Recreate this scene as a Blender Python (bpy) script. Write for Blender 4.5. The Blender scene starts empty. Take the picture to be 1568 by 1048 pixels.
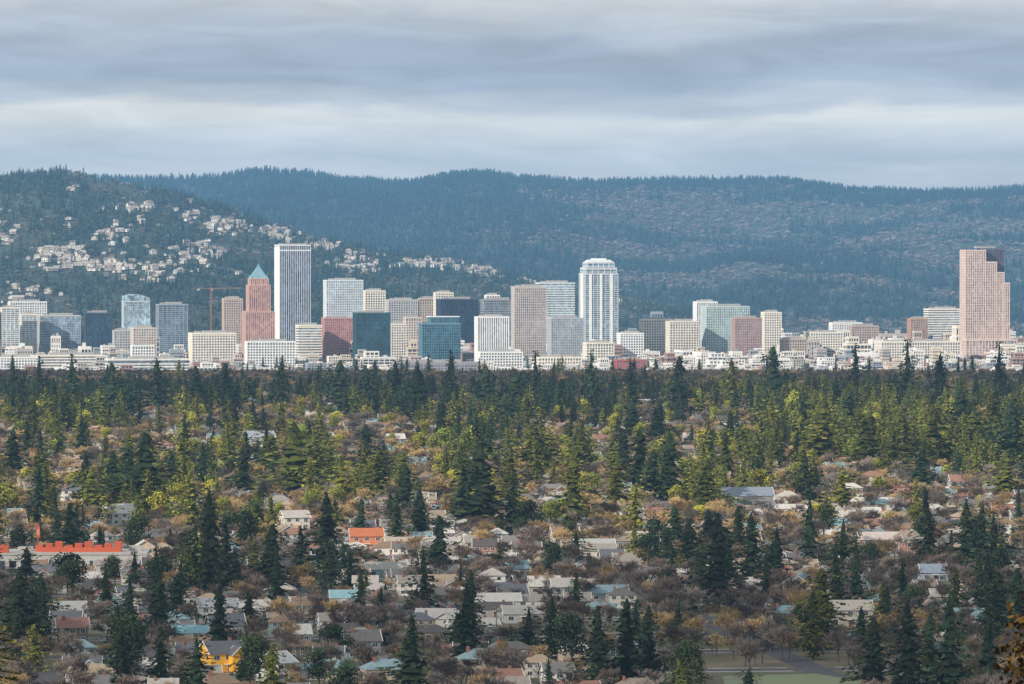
import bpy, math, random
import numpy as np
from mathutils import Vector, Matrix, noise
F=8000.0; CX=784.0; HY=375.0; ZC=127.0
scene=bpy.context.scene
RND=random.Random(11)
COL=scene.collection
def lerp(a,b,t): return a+(b-a)*t
def sstep(t): t=max(0,min(1,t)); return t*t*(3-2*t)
def ground_z(x,y):
    yy=max(y,0)
    z=125*math.exp(-(yy*yy+(x*.35)**2)/62500.0)
    if y>4900: z-=53*sstep((y-4900)/1700)
    return z
def gY(py): return ZC*F/(py-HY)
def wx(px,Y): return (px-CX)/F*Y
# ---------------- materials
def newmat(name):
    m=bpy.data.materials.new(name); m.use_nodes=True
    nt=m.node_tree; b=nt.nodes['Principled BSDF']; return m,nt,b
def rgba(c): return (c[0],c[1],c[2],1)
_c={}
def wallmat(col,rough=.8,amt=.18,scale=.15):
    k=('w',tuple(col),rough)
    if k in _c: return _c[k]
    m,nt,b=newmat('wall'); N=nt.nodes; L=nt.links
    tc=N.new('ShaderNodeTexCoord'); n=N.new('ShaderNodeTexNoise'); n.inputs['Scale'].default_value=scale; n.inputs['Detail'].default_value=4
    L.new(tc.outputs['Object'],n.inputs['Vector'])
    r=N.new('ShaderNodeMapRange'); r.inputs['To Min'].default_value=1-amt; r.inputs['To Max'].default_value=1+amt
    L.new(n.outputs['Fac'],r.inputs['Value'])
    v=N.new('ShaderNodeVectorMath'); v.operation='SCALE'; v.inputs[0].default_value=col
    L.new(r.outputs[0],v.inputs['Scale']); L.new(v.outputs[0],b.inputs['Base Color'])
    b.inputs['Roughness'].default_value=rough
    _c[k]=m; return m
def glassmat(col,rough=.2):
    k=('g',tuple(col))
    if k in _c: return _c[k]
    m,nt,b=newmat('window_glass'); N=nt.nodes; L=nt.links
    tc=N.new('ShaderNodeTexCoord'); s=N.new('ShaderNodeVectorMath'); s.operation='SNAP'; s.inputs[1].default_value=(3.7,3.7,3.9)
    L.new(tc.outputs['Object'],s.inputs[0])
    w=N.new('ShaderNodeTexWhiteNoise'); L.new(s.outputs[0],w.inputs['Vector'])
    n=N.new('ShaderNodeTexNoise'); n.inputs['Scale'].default_value=.035; n.inputs['Detail'].default_value=2; L.new(tc.outputs['Object'],n.inputs['Vector'])
    r2=N.new('ShaderNodeMapRange'); r2.inputs['From Min'].default_value=.3; r2.inputs['From Max'].default_value=.7; r2.inputs['To Min'].default_value=.6; r2.inputs['To Max'].default_value=1.5; L.new(n.outputs['Fac'],r2.inputs['Value'])
    r=N.new('ShaderNodeMapRange'); r.inputs['To Min'].default_value=.45; r.inputs['To Max'].default_value=1.7
    L.new(w.outputs['Value'],r.inputs['Value'])
    mm=N.new('ShaderNodeMath'); mm.operation='MULTIPLY'; L.new(r.outputs[0],mm.inputs[0]); L.new(r2.outputs[0],mm.inputs[1])
    v=N.new('ShaderNodeVectorMath'); v.operation='SCALE'; v.inputs[0].default_value=col
    L.new(mm.outputs[0],v.inputs['Scale']); L.new(v.outputs[0],b.inputs['Base Color'])
    b.inputs['Roughness'].default_value=rough
    _c[k]=m; return m
def randmat(name,cols,mul=1.0,rough=.8):
    m,nt,b=newmat(name); N=nt.nodes; L=nt.links
    o=N.new('ShaderNodeObjectInfo'); a=N.new('ShaderNodeMath'); a.operation='MULTIPLY'; a.inputs[1].default_value=mul
    f=N.new('ShaderNodeMath'); f.operation='FRACT'
    L.new(o.outputs['Random'],a.inputs[0]); L.new(a.outputs[0],f.inputs[0])
    cr=N.new('ShaderNodeValToRGB'); cr.color_ramp.interpolation='CONSTANT'; e=cr.color_ramp.elements
    while len(e)<len(cols): e.new(.5)
    for i,c in enumerate(cols): e[i].position=i/len(cols); 
    for i,c in enumerate(cols): e[i].color=rgba(c)
    L.new(f.outputs[0],cr.inputs[0])
    tc=N.new('ShaderNodeTexCoord'); n=N.new('ShaderNodeTexNoise'); n.inputs['Scale'].default_value=.8; n.inputs['Detail'].default_value=5
    L.new(tc.outputs['Object'],n.inputs['Vector'])
    r=N.new('ShaderNodeMapRange'); r.inputs['To Min'].default_value=.6; r.inputs['To Max'].default_value=1.3
    L.new(n.outputs['Fac'],r.inputs['Value'])
    v=N.new('ShaderNodeVectorMath'); v.operation='SCALE'
    L.new(cr.outputs[0],v.inputs[0]); L.new(r.outputs[0],v.inputs['Scale']); L.new(v.outputs[0],b.inputs['Base Color'])
    b.inputs['Roughness'].default_value=rough
    return m
def leafmat(name,dark,light,alt):
    m,nt,b=newmat(name); N=nt.nodes; L=nt.links
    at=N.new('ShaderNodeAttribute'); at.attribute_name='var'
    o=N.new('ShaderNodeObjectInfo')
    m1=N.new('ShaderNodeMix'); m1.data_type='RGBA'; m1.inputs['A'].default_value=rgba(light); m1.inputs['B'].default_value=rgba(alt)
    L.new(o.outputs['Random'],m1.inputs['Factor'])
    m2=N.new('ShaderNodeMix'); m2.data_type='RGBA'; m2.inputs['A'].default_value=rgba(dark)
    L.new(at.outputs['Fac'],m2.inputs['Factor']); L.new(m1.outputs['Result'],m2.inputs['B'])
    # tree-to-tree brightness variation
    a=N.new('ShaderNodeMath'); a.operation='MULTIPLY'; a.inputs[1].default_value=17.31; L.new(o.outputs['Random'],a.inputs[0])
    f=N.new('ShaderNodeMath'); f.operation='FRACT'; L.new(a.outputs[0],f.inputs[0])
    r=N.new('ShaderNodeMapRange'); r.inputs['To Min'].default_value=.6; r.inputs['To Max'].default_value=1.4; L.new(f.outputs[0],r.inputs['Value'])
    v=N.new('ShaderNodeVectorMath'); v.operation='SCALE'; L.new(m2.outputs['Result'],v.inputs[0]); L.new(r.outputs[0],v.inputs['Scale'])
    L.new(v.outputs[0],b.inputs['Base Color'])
    b.inputs['Roughness'].default_value=.75
    b.inputs['Specular IOR Level'].default_value=.15
    return m
BARK=wallmat((.09,.065,.045))
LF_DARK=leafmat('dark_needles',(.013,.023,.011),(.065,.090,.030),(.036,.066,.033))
LF_OLIVE_LIT=leafmat('olive_lit_needles',(.035,.042,.009),(.36,.33,.05),(.15,.19,.04))  # sunlit tone of firs put into the needle colour; also one olive fir
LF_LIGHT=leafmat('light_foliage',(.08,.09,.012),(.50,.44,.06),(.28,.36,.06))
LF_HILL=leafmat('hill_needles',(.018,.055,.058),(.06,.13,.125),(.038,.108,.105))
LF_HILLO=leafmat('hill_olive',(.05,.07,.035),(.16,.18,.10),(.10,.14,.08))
TWIG=leafmat('twigs',(.09,.07,.055),(.26,.20,.15),(.21,.16,.135))
TWIGG=leafmat('grey_twigs',(.12,.10,.085),(.34,.28,.235),(.27,.20,.17))
TWIGO=leafmat('ochre_twigs',(.18,.12,.05),(.64,.46,.23),(.50,.34,.16))
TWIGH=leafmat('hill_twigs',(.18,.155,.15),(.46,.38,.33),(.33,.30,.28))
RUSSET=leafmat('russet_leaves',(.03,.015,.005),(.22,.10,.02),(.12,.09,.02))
# ---------------- mesh builder
class MB:
    def __init__(s): s.v=[];s.f=[];s.m=[];s.a=[]
    def face(s,pts,mat=0,a=.5):
        i=len(s.v); s.v.extend(tuple(p) for p in pts); s.f.append(tuple(range(i,i+len(pts)))); s.m.append(mat); s.a.append(a)
    def box(s,cx,cy,z0,sx,sy,sz,mat=0,rot=0):
        i=len(s.v); c=math.cos(rot);n=math.sin(rot)
        for z in (z0,z0+sz):
            for (a,b) in ((-1,-1),(1,-1),(1,1),(-1,1)):
                x=a*sx/2;y=b*sy/2
                s.v.append((cx+x*c-y*n,cy+x*n+y*c,z))
        for q in ((0,3,2,1),(4,5,6,7),(0,1,5,4),(1,2,6,5),(2,3,7,6),(3,0,4,7)):
            s.f.append(tuple(i+k for k in q)); s.m.append(mat); s.a.append(.5)
    def limb(s,p,q,r0,r1,mat=0,n=4,a=.3):
        p=Vector(p);q=Vector(q);d=(q-p)
        if d.length<1e-6:return
        d.normalize(); u=d.orthogonal().normalized(); w=d.cross(u); i=len(s.v)
        for (o,r) in ((p,r0),(q,r1)):
            for k in range(n):
                an=2*math.pi*k/n; s.v.append(tuple(o+u*math.cos(an)*r+w*math.sin(an)*r))
        for k in range(n):
            s.f.append((i+k,i+(k+1)%n,i+n+(k+1)%n,i+n+k)); s.m.append(mat); s.a.append(a)
        s.f.append(tuple(i+n+k for k in range(n))); s.m.append(mat); s.a.append(a)
    def frustum(s,cx,cy,z0,w0,d0,z1,w1,d1,mat=0):
        i=len(s.v)
        for (z,w,d) in ((z0,w0,d0),(z1,w1,d1)):
            for (a,b) in ((-1,-1),(1,-1),(1,1),(-1,1)): s.v.append((cx+a*w/2,cy+b*d/2,z))
        for q in ((0,3,2,1),(4,5,6,7),(0,1,5,4),(1,2,6,5),(2,3,7,6),(3,0,4,7)):
            s.f.append(tuple(i+k for k in q)); s.m.append(mat); s.a.append(.5)
    def mesh(s,name,mats):
        me=bpy.data.meshes.new(name); me.from_pydata(s.v,[],s.f)
        for m in mats: me.materials.append(m)
        me.polygons.foreach_set('material_index',s.m)
        at=me.attributes.new('var','FLOAT','FACE'); at.data.foreach_set('value',s.a)
        me.update(); return me
    def obj(s,name,mats,loc=(0,0,0),rot=0,link=True):
        o=bpy.data.objects.new(name,s.mesh(name,mats)); o.location=loc; o.rotation_euler=(0,0,rot)
        if link: COL.objects.link(o)
        return o
def place(name,me,loc,rot=0,scl=(1,1,1)):
    o=bpy.data.objects.new(name,me); o.location=loc; o.rotation_euler=(0,0,rot); o.scale=scl; COL.objects.link(o); return o
# ---------------- trees
def conifer(seed,h=25,R=4.5,levels=26,per=10,nc=5,size=1.7,droop=.35,prof=.8,gap=.12,zlo=.06,limbs=False,core=.5,tipr=.012):
    r=random.Random(seed); mb=MB()
    mb.limb((0,0,-1),(0,0,h*.55),h*.016,h*.009,0,6); mb.limb((0,0,h*.55),(0,0,h*.985),h*.009,h*.001,0,5)
    ph=r.uniform(0,6)
    if core>0:
        K=11; ns=9
        for k in range(K):
            t0=k/K; z0=h*(zlo+.04+(.93-zlo)*t0); z1=z0+h*.93/K*1.35
            ra=R*core*((1-t0)**prof)*min(1,.7+t0*3)
            ring=[]
            for q in range(ns):
                an=6.283*q/ns+k; rr=ra*r.uniform(.55,1.25); ring.append((math.cos(an)*rr,math.sin(an)*rr,z0+r.uniform(-.5,.3)*h/K))
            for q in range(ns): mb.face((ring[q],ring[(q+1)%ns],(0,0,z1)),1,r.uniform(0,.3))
    bul=[r.uniform(.7,1.25) for _ in range(8)]
    for i in range(levels):
        t=i/(levels-1); z=h*(zlo+(.99-zlo)*t**.95)
        rr=R*((1-t)**prof)*r.uniform(.72,1.12)*min(1,.6+t*3)*bul[int(t*7.9)]+tipr*h
        nb=max(4,int(per*(1-.5*t)))
        for b in range(nb):
            if r.random()<gap: continue
            an=r.uniform(0,6.283); L=rr*r.uniform(.6,1.18)*(1+.22*math.sin(an+ph+t*5))
            d=Vector((math.cos(an),math.sin(an),0)); zz=z+r.uniform(-.5,.5)*h/levels
            if limbs and L>h*.03: mb.limb((0,0,zz),(d.x*L*.8,d.y*L*.8,zz-droop*L*.5),h*.002,h*.0008,0,3)
            side=Vector((-d.y,d.x,0))
            n=max(2,int(nc*L/R+1.2))
            for c in range(n):
                s=.25+.75*(c+.7)/n
                p=d*(L*s)+Vector((0,0,zz-droop*L*s**1.5+(.12*L*s*s)))+side*r.uniform(-.3,.3)*L*s
                sz=size*r.uniform(.6,1.3)*(1-.45*t)
                ax=(d*r.uniform(.4,1)+side*r.uniform(-.8,.8)+Vector((0,0,r.uniform(-.6,.45))))*sz
                sd=(side*r.uniform(.3,1)+Vector((r.uniform(-.5,.5),r.uniform(-.5,.5),r.uniform(-.7,.7))))*sz*.45
                mid=p+ax*.4; p=p-ax*.3
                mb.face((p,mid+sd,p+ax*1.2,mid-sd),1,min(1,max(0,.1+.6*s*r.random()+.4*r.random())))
    return mb
def bare(seed,h=12,spread=.55,tw=.085,lv=4,kids=(5,4,4,4)):
    r=random.Random(seed); mb=MB()
    def grow(p,d,L,rad,dep):
        q=p+d*L
        if dep>=lv:
            for k in range(4):
                dd=(d+Vector((r.uniform(-1,1),r.uniform(-1,1),r.uniform(-.5,.9)))*.8).normalized()
                st=p+d*L*r.random(); e=st+dd*L*r.uniform(.7,1.3); sd=dd.orthogonal().normalized()*tw*r.uniform(.6,1.5)
                mb.face((st-sd,st+sd,e),1,r.random())
            return
        mb.limb(p,q,rad,rad*.6,0 if dep<2 else 1,4 if dep<2 else 3,.3)
        for k in range(kids[min(dep,len(kids)-1)]):
            dd=(d*.55+Vector((r.uniform(-1,1),r.uniform(-1,1),r.uniform(-.15,.75)))*spread*1.3).normalized()
            st=p+d*L*r.uniform(.55,1)
            grow(st,dd,L*r.uniform(.55,.85),rad*.5,dep+1)
    grow(Vector((0,0,-.3)),Vector((r.uniform(-.1,.1),r.uniform(-.1,.1),1)).normalized(),h*.33,h*.02,0)
    return mb
def roundtree(seed,h=12,R=5,n=1500,size=.7,lobes=9,zl=.3):
    r=random.Random(seed); mb=MB()
    mb.limb((0,0,-.5),(0,0,h*.5),h*.022,h*.014,0,6)
    cs=[]
    for k in range(lobes):
        an=r.uniform(0,6.28); q=r.uniform(0,.6)*R; z=h*r.uniform(zl+.12,.85)
        c=Vector((math.cos(an)*q,math.sin(an)*q,z)); cs.append((c,R*r.uniform(.35,.6)))
        mb.limb((0,0,h*.35),c,h*.01,h*.004,0,4)
    cs.append((Vector((0,0,h*.86)),R*.4))
    for i in range(n):
        c,rad=cs[r.randrange(len(cs))]
        d=Vector((r.gauss(0,1),r.gauss(0,1),r.gauss(0,1))).normalized()
        p=c+d*rad*r.uniform(.5,1.08); ax=Vector((r.gauss(0,1),r.gauss(0,1),r.gauss(0,.7))).normalized()*size*r.uniform(.5,1.2)
        sd=ax.cross(d+Vector((.1,.2,.3))); 
        if sd.length>0: sd=sd.normalized()*size*.35
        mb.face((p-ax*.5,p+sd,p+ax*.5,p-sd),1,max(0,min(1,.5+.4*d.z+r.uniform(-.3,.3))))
    return mb
def coll(name): return bpy.data.collections.new(name)
def addc(c,mb,name,mats): 
    o=mb.obj(name,mats,link=False); c.objects.link(o); return o.data
fir_params=[dict(h=25,R=5.1,prof=.68,tipr=.02),dict(h=25,R=6.2,prof=.5,gap=.2,tipr=.028),dict(h=25,R=4.6,prof=.8),dict(h=25,R=7.0,prof=.40,gap=.26,levels=24,tipr=.045),dict(h=25,R=5.8,prof=.55,gap=.32,zlo=.14,tipr=.026),
 dict(h=25,R=7.6,prof=.33,gap=.28,levels=22,tipr=.08,zlo=.14),
 dict(h=25,R=5.4,prof=.6,gap=.4,zlo=.2,tipr=.03,core=.35),dict(h=25,R=6.6,prof=.62,gap=.3,tipr=.02,core=.45)]
NF=len(fir_params)
FIRS=coll('conifer_variants'); fir_me=[];
for i,p in enumerate(fir_params): fir_me.append(addc(FIRS,conifer(100+i,**p),'a%02d_fir'%i,[BARK,LF_DARK]))
for i,p in enumerate(fir_params):
    o=bpy.data.objects.new('b%02d_fir'%i,fir_me[i].copy()); o.data.materials[1]=LF_OLIVE_LIT; FIRS.objects.link(o)  # sunlit-toned copies of the dark firs
olive_lit_me=[bpy.data.objects['b%02d_fir'%i].data for i in range(NF)]
rt=[roundtree(50+i,h=12+i*2,R=5+.6*i,n=1500,size=.9) for i in range(3)]
round_me=[addc(FIRS,rt[i],'c%02d_round'%i,[BARK,LF_LIGHT]) for i in range(3)]
for i in range(3):
    o=bpy.data.objects.new('d%02d_round'%i,round_me[i].copy()); o.data.materials[1]=LF_DARK; FIRS.objects.link(o)
OL=NF; LR=2*NF; DR=2*NF+3
BARES=coll('bare_variants'); bare_me=[]
for i in range(5): bare_me.append(addc(BARES,bare(200+i,h=11+i%3,spread=.5+.06*i),'a%02d_bare'%i,[BARK,TWIG]))
for i in range(3):
    o=bpy.data.objects.new('b%02d_bare'%i,bare_me[i].copy()); o.data.materials[1]=TWIGO; BARES.objects.link(o)
for i in range(3):
    o=bpy.data.objects.new('c%02d_bare'%i,bare_me[i+2].copy()); o.data.materials[1]=TWIGG; BARES.objects.link(o)
HILLT=coll('hill_tree_variants')
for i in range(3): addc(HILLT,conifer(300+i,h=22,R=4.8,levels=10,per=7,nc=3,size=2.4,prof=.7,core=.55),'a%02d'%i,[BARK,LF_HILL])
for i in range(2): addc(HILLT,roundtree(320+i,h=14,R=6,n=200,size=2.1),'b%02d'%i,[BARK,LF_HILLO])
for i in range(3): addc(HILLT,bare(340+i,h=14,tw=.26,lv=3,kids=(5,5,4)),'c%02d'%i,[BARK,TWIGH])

def scatter(name,c,P,RZ,S,I):
    n=len(P)
    me=bpy.data.meshes.new(name); me.vertices.add(n); me.vertices.foreach_set('co',np.array(P,dtype=np.float32).ravel())
    a=me.attributes.new('rotv','FLOAT_VECTOR','POINT'); rv=np.zeros((n,3),np.float32); rv[:,2]=RZ; a.data.foreach_set('vector',rv.ravel())
    a=me.attributes.new('sclv','FLOAT_VECTOR','POINT'); a.data.foreach_set('vector',np.array(S,dtype=np.float32).ravel())
    a=me.attributes.new('idx','INT','POINT'); a.data.foreach_set('value',np.array(I,dtype=np.int32))
    o=bpy.data.objects.new(name,me); COL.objects.link(o)
    ng=bpy.data.node_groups.new(name,'GeometryNodeTree')
    ng.interface.new_socket(name='Geometry',in_out='INPUT',socket_type='NodeSocketGeometry')
    ng.interface.new_socket(name='Geometry',in_out='OUTPUT',socket_type='NodeSocketGeometry')
    N=ng.nodes;L=ng.links
    gi=N.new('NodeGroupInput');go=N.new('NodeGroupOutput'); ip=N.new('GeometryNodeInstanceOnPoints')
    ci=N.new('GeometryNodeCollectionInfo'); ci.inputs['Collection'].default_value=c; ci.inputs['Separate Children'].default_value=True; ci.inputs['Reset Children'].default_value=True
    def na(nm,t):
        q=N.new('GeometryNodeInputNamedAttribute'); q.data_type=t; q.inputs['Name'].default_value=nm
        return [x for x in q.outputs if x.enabled and x.name=='Attribute'][0]
    L.new(gi.outputs[0],ip.inputs['Points']); L.new(ci.outputs[0],ip.inputs['Instance']); ip.inputs['Pick Instance'].default_value=True
    L.new(na('idx','INT'),ip.inputs['Instance Index']); L.new(na('rotv','FLOAT_VECTOR'),ip.inputs['Rotation']); L.new(na('sclv','FLOAT_VECTOR'),ip.inputs['Scale'])
    L.new(ip.outputs[0],go.inputs[0])
    m=o.modifiers.new('scatter','NODES'); m.node_group=ng
    return o
# ---------------- ground
xs=[-40000,-20000,-10000,-5000,-3000,-2000,-1400,-1000,-700,-500,-350,-250,-180,-120,-80,-50,-25,0,25,50,80,120,180,250,350,500,700,1000,1400,2000,3000,5000,10000,20000,40000]
ys=[-20000,-8000,-2000,-500]+list(range(0,800,20))+list(range(800,4800,300))+list(range(4800,7000,100))+[7000,8000,10000,14000,20000,30000,60000]
mb=MB()
mb.v=[(x,y,ground_z(x,y)) for y in ys for x in xs]; nx=len(xs)
for j in range(len(ys)-1):
    for i in range(nx-1):
        mb.f.append((j*nx+i,j*nx+i+1,(j+1)*nx+i+1,(j+1)*nx+i)); mb.m.append(0); mb.a.append(.5)
gm,nt,b=newmat('ground_grass_dirt'); N=nt.nodes;L=nt.links
tc=N.new('ShaderNodeTexCoord'); n1=N.new('ShaderNodeTexNoise'); n1.inputs['Scale'].default_value=.03; n1.inputs['Detail'].default_value=8
L.new(tc.outputs['Object'],n1.inputs['Vector']); cr=N.new('ShaderNodeValToRGB'); e=cr.color_ramp.elements
e[0].position=.35;e[0].color=(.055,.075,.022,1);e[1].position=.65;e[1].color=(.17,.125,.08,1); q=e.new(.5); q.color=(.11,.095,.045,1)
L.new(n1.outputs['Fac'],cr.inputs[0]); L.new(cr.outputs[0],b.inputs['Base Color']); b.inputs['Roughness'].default_value=.95
mb.obj('ground',[gm])
lm,nt,b=newmat('lawn_grass'); N=nt.nodes;L=nt.links
n1=N.new('ShaderNodeTexNoise'); n1.inputs['Scale'].default_value=30; n1.inputs['Detail'].default_value=6
cr=N.new('ShaderNodeValToRGB'); cr.color_ramp.elements[0].color=(.07,.11,.02,1); cr.color_ramp.elements[1].color=(.15,.18,.04,1)
L.new(n1.outputs['Fac'],cr.inputs[0]); L.new(cr.outputs[0],b.inputs['Base Color'])
mb=MB(); mb.face([(60,1440,.05),(112,1430,.05),(120,1475,.05),(90,1545,.05),(62,1535,.05)]); 
mb.obj('park_lawn',[lm])
# ---------------- streets
GA=math.radians(7); ca,sa=math.cos(GA),math.sin(GA)
def uv2(u,v): return (u*ca-v*sa, u*sa+v*ca)
asph=wallmat((.055,.055,.058),.9); conc=wallmat((.32,.31,.29),.9); paint=wallmat((.75,.75,.72),.6)
st=MB(); sw=MB(); pt=MB()
VS=[1250+72*i for i in range(0,44)]; US=[-1100+115*i for i in range(0,26)]
def strip(m,u0,v0,u1,v1,z):
    m.face([(*uv2(u0,v0),z),(*uv2(u1,v0),z),(*uv2(u1,v1),z),(*uv2(u0,v1),z)])
for v in VS: strip(st,-1100,v-4.5,1800,v+4.5,.03)
for u in US: strip(st,u-4.5,1200,u+4.5,4400,.036)
for v in VS[:20]:
    for i in range(len(US)-1):
        for s in (-1,1):
            c=(US[i]+US[i+1])/2; x,y=uv2(c,v+s*6.2); sw.box(x,y,0,100,1.6,.14,0,GA)
    for k in range(-60,100): strip(pt,k*12,v-.08,k*12+3,v+.08,.042)
st.obj('residential_street',[asph]); sw.obj('sidewalk',[conc]); pt.obj('road_marking',[paint])
# ---------------- houses
WALLC=randmat('house_siding',[(.58,.56,.51),(.44,.38,.29),(.34,.36,.36),(.76,.73,.67),(.22,.28,.30),(.42,.31,.20),(.50,.48,.44),(.20,.17,.13),(.24,.35,.35),(.55,.44,.31),(.38,.17,.12),(.64,.60,.51)],1)
ROOFC=randmat('roof_shingles',[(.14,.13,.12),(.30,.27,.23),(.09,.08,.075),(.24,.16,.10),(.46,.42,.37),(.12,.125,.14),(.27,.21,.16),(.56,.53,.48),(.28,.14,.10),(.20,.30,.33),(.38,.29,.20),(.19,.18,.17)],7.31)
TRIM=wallmat((.70,.69,.65)); GLS=glassmat((.05,.06,.08)); BRK=wallmat((.28,.12,.08)); DOOR=wallmat((.22,.08,.05))
def house(seed,w=13,d=9.5,h=3.2,rh=2.6,hip=False,two=False,wing=False):
    r=random.Random(seed); mb=MB()
    if two: h=5.6
    def gable(cx,cy,w,d,h,rh,along_x=True):
        mb.box(cx,cy,-.3,w,d,h+.3,0)
        o=.55
        a,bb=w/2+o,d/2+o
        A=(cx-a,cy-bb,h-.15);B=(cx+a,cy-bb,h-.15);C=(cx+a,cy+bb,h-.15);D=(cx-a,cy+bb,h-.15)
        if along_x:
            ins=(d/2 if hip else 0)
            E=(cx-a+ins,cy,h+rh);G=(cx+a-ins,cy,h+rh)
            mb.face([A,B,G,E],1);mb.face([C,D,E,G],1)
            if hip: mb.face([D,A,E],1);mb.face([B,C,G],1)
            else:
                for s in (-1,1): x=cx+s*(w/2-.01); mb.face([(x,cy-d/2,h-.02),(x,cy+d/2,h-.02),(x,cy,h+rh*.93)],0)
                for s in (-1,1):
                    for t in (-1,1): mb.limb((cx+s*a,cy+t*bb,h-.2),(cx+s*a,cy,h+rh-.05),.14,.14,2,4)
            mb.face([A,D,C,B],2)
        else:
            E=(cx,cy-bb,h+rh);G=(cx,cy+bb,h+rh)
            mb.face([B,C,G,E],1);mb.face([D,A,E,G],1);mb.face([A,D,C,B],2)
            for s in (-1,1): y=cy+s*(d/2-.01); mb.face([(cx-w/2,y,h-.02),(cx+w/2,y,h-.02),(cx,y,h+rh*.93)],0)
            for t in (-1,1):
                for s in (-1,1): mb.limb((cx+s*a,cy+t*bb,h-.2),(cx,cy+t*bb,h+rh-.05),.14,.14,2,4)
    gable(0,0,w,d,h,rh)
    if wing: gable(w*.22,-d*.5-1.0,w*.42,d*.45,h*.93,rh*.75,False)
    def win(x,y,z,ww,hh,ax):
        if ax=='x': mb.box(x,y,z,ww+.3,.12,hh+.3,2); mb.box(x,y,z+.15,ww,.2,hh,3); mb.box(x,y,z+.15,.08,.26,hh,2)
        else: mb.box(x,y,z,.12,ww+.3,hh+.3,2); mb.box(x,y,z+.15,.2,ww,hh,3)
    for fl in range(2 if two else 1):
        z=.9+fl*2.7
        for s in (-1,1):
            for k in range(3): 
                xx=-w*.33+k*w*.33
                if not(s==-1 and k==1 and fl==0) and not (wing and s==-1 and k==2): win(xx,s*(d/2),z,1.6,1.3,'x')
            for k in (-1,1): win(s*w/2,k*d*.24,z,1.2,1.2,'y')
    mb.box(0,-d/2,0,1.1,.24,2.1,5)
    mb.box(-.0,-d/2-1.1,-.1,2.6,2.0,.35,4); mb.box(0,-d/2-1.2,2.35,2.8,2.4,.18,2)
    for s in (-1,1): mb.box(s*1.2,-d/2-2.1,.25,.15,.15,2.1,2)
    mb.box(w*.28,d*.12,h,.9,.9,rh+.7,4)
    return mb
HOUS=coll('house_variants'); house_me=[]
hp=[dict(),dict(hip=True,w=14),dict(two=True,w=10,d=9,rh=3),dict(wing=True,w=14),dict(w=11,rh=3.6,d=10),dict(two=True,hip=True,w=11),dict(wing=True,hip=True,w=15,rh=2.2),dict(w=17,d=10,rh=1.9)]
for i,p in enumerate(hp): house_me.append(addc(HOUS,house(i,**p),'h%02d'%i,[WALLC,ROOFC,TRIM,GLS,BRK,DOOR]))
occ=set()
def mark(x,y,r=5):
    k=int(r//4)
    for i in range(-k,k+1):
        for j in range(-k,k+1): occ.add((int(x//4)+i,int(y//4)+j))
corr=[]
def custom_house(px,py,wpx,kw,wall,roof,rot=0.15,name='house',depth=100):
    Y=gY(py); x=wx(px,Y); w=wpx/F*Y
    k=dict(kw); k['w']=w
    mb=house(int(px),**k); mb.obj(name,[wallmat(wall),wallmat(roof,.8,.25,.6),TRIM,GLS,BRK,DOOR],(x,Y+4,0),rot)
    mark(x,Y+4,9); corr.append((x,Y,w*.55,depth))
custom_house(338,1030,58,dict(two=True,d=10,rh=3.4,wing=True),(.85,.44,.03),(.10,.10,.11),.45,'yellow_house')
custom_house(286,985,58,dict(d=9,rh=2.2),(.55,.58,.56),(.22,.42,.45),.1,'teal_roof_house')
custom_house(560,842,50,dict(two=True,d=10,rh=3.2),(.60,.20,.09),(.46,.14,.06),.1,'red_house')
custom_house(1140,775,85,dict(d=14,rh=4,h=5),(.45,.42,.38),(.20,.23,.28),.12,'community_hall')
custom_house(330,955,60,dict(d=10,two=True),(.5,.5,.47),(.32,.33,.34),.2)
custom_house(670,960,62,dict(d=10,wing=True),(.66,.63,.57),(.42,.40,.37),-.1)
custom_house(760,935,70,dict(d=10),(.6,.58,.52),(.48,.46,.42),.1)
custom_house(800,955,60,dict(d=10),(.5,.5,.48),(.35,.33,.3),.1)
custom_house(525,930,40,dict(d=9),(.6,.6,.55),(.25,.42,.46),.1,'teal_roof_house')
custom_house(590,885,60,dict(d=9),(.30,.45,.46),(.38,.37,.33),.1)
custom_house(690,845,60,dict(d=10,wing=True),(.6,.58,.52),(.40,.37,.34),.1)
custom_house(610,845,44,dict(d=10),(.65,.6,.52),(.42,.35,.27),.3)
custom_house(910,850,60,dict(d=11,rh=3.2),(.40,.50,.40),(.36,.36,.33),.1)
custom_house(990,838,60,dict(d=11,rh=3.2),(.6,.55,.45),(.42,.38,.30),.1)
custom_house(1345,838,60,dict(d=11,rh=3),(.4,.3,.24),(.5,.42,.38),.1)
custom_house(1430,890,40,dict(d=11,rh=3),(.3,.36,.42),(.22,.27,.33),.1)
custom_house(1300,960,70,dict(d=11,rh=3,two=True),(.50,.45,.38),(.42,.38,.32),.1)
custom_house(180,805,45,dict(d=11,rh=4,two=True),(.6,.6,.58),(.45,.45,.45),.6)
custom_house(395,690,45,dict(d=14,rh=6,h=6),(.5,.5,.46),(.30,.32,.36),.3)
custom_house(450,812,40,dict(d=10,rh=3,two=True),(.6,.56,.48),(.42,.38,.34),.3)
custom_house(420,1045,40,dict(d=10,rh=3,two=True),(.62,.62,.62),(.36,.38,.40),.8)
custom_house(105,950,46,dict(d=10,rh=3),(.58,.56,.52),(.40,.40,.38),.2)
Ys=gY(872); xs0=wx(-30,Ys); xs1=wx(222,Ys); wS=xs1-xs0
mb=MB(); mb.box(0,0,-.2,wS,26,5.6,0); mb.box(0,0,5.4,wS+.6,26.6,.9,1)
for k in range(14): mb.box(-wS/2+3+k*(wS-6)/13,-13.02,.6,2.6,.2,2.6,3)
for k in range(9): mb.box(wS*(-.16+.06*k),-3,6.3,wS*.045,5,2.4+.7*(k%3),2)
mb.box(wS*.1,-8,6.3,wS*.48,.5,1.8,2)
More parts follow.
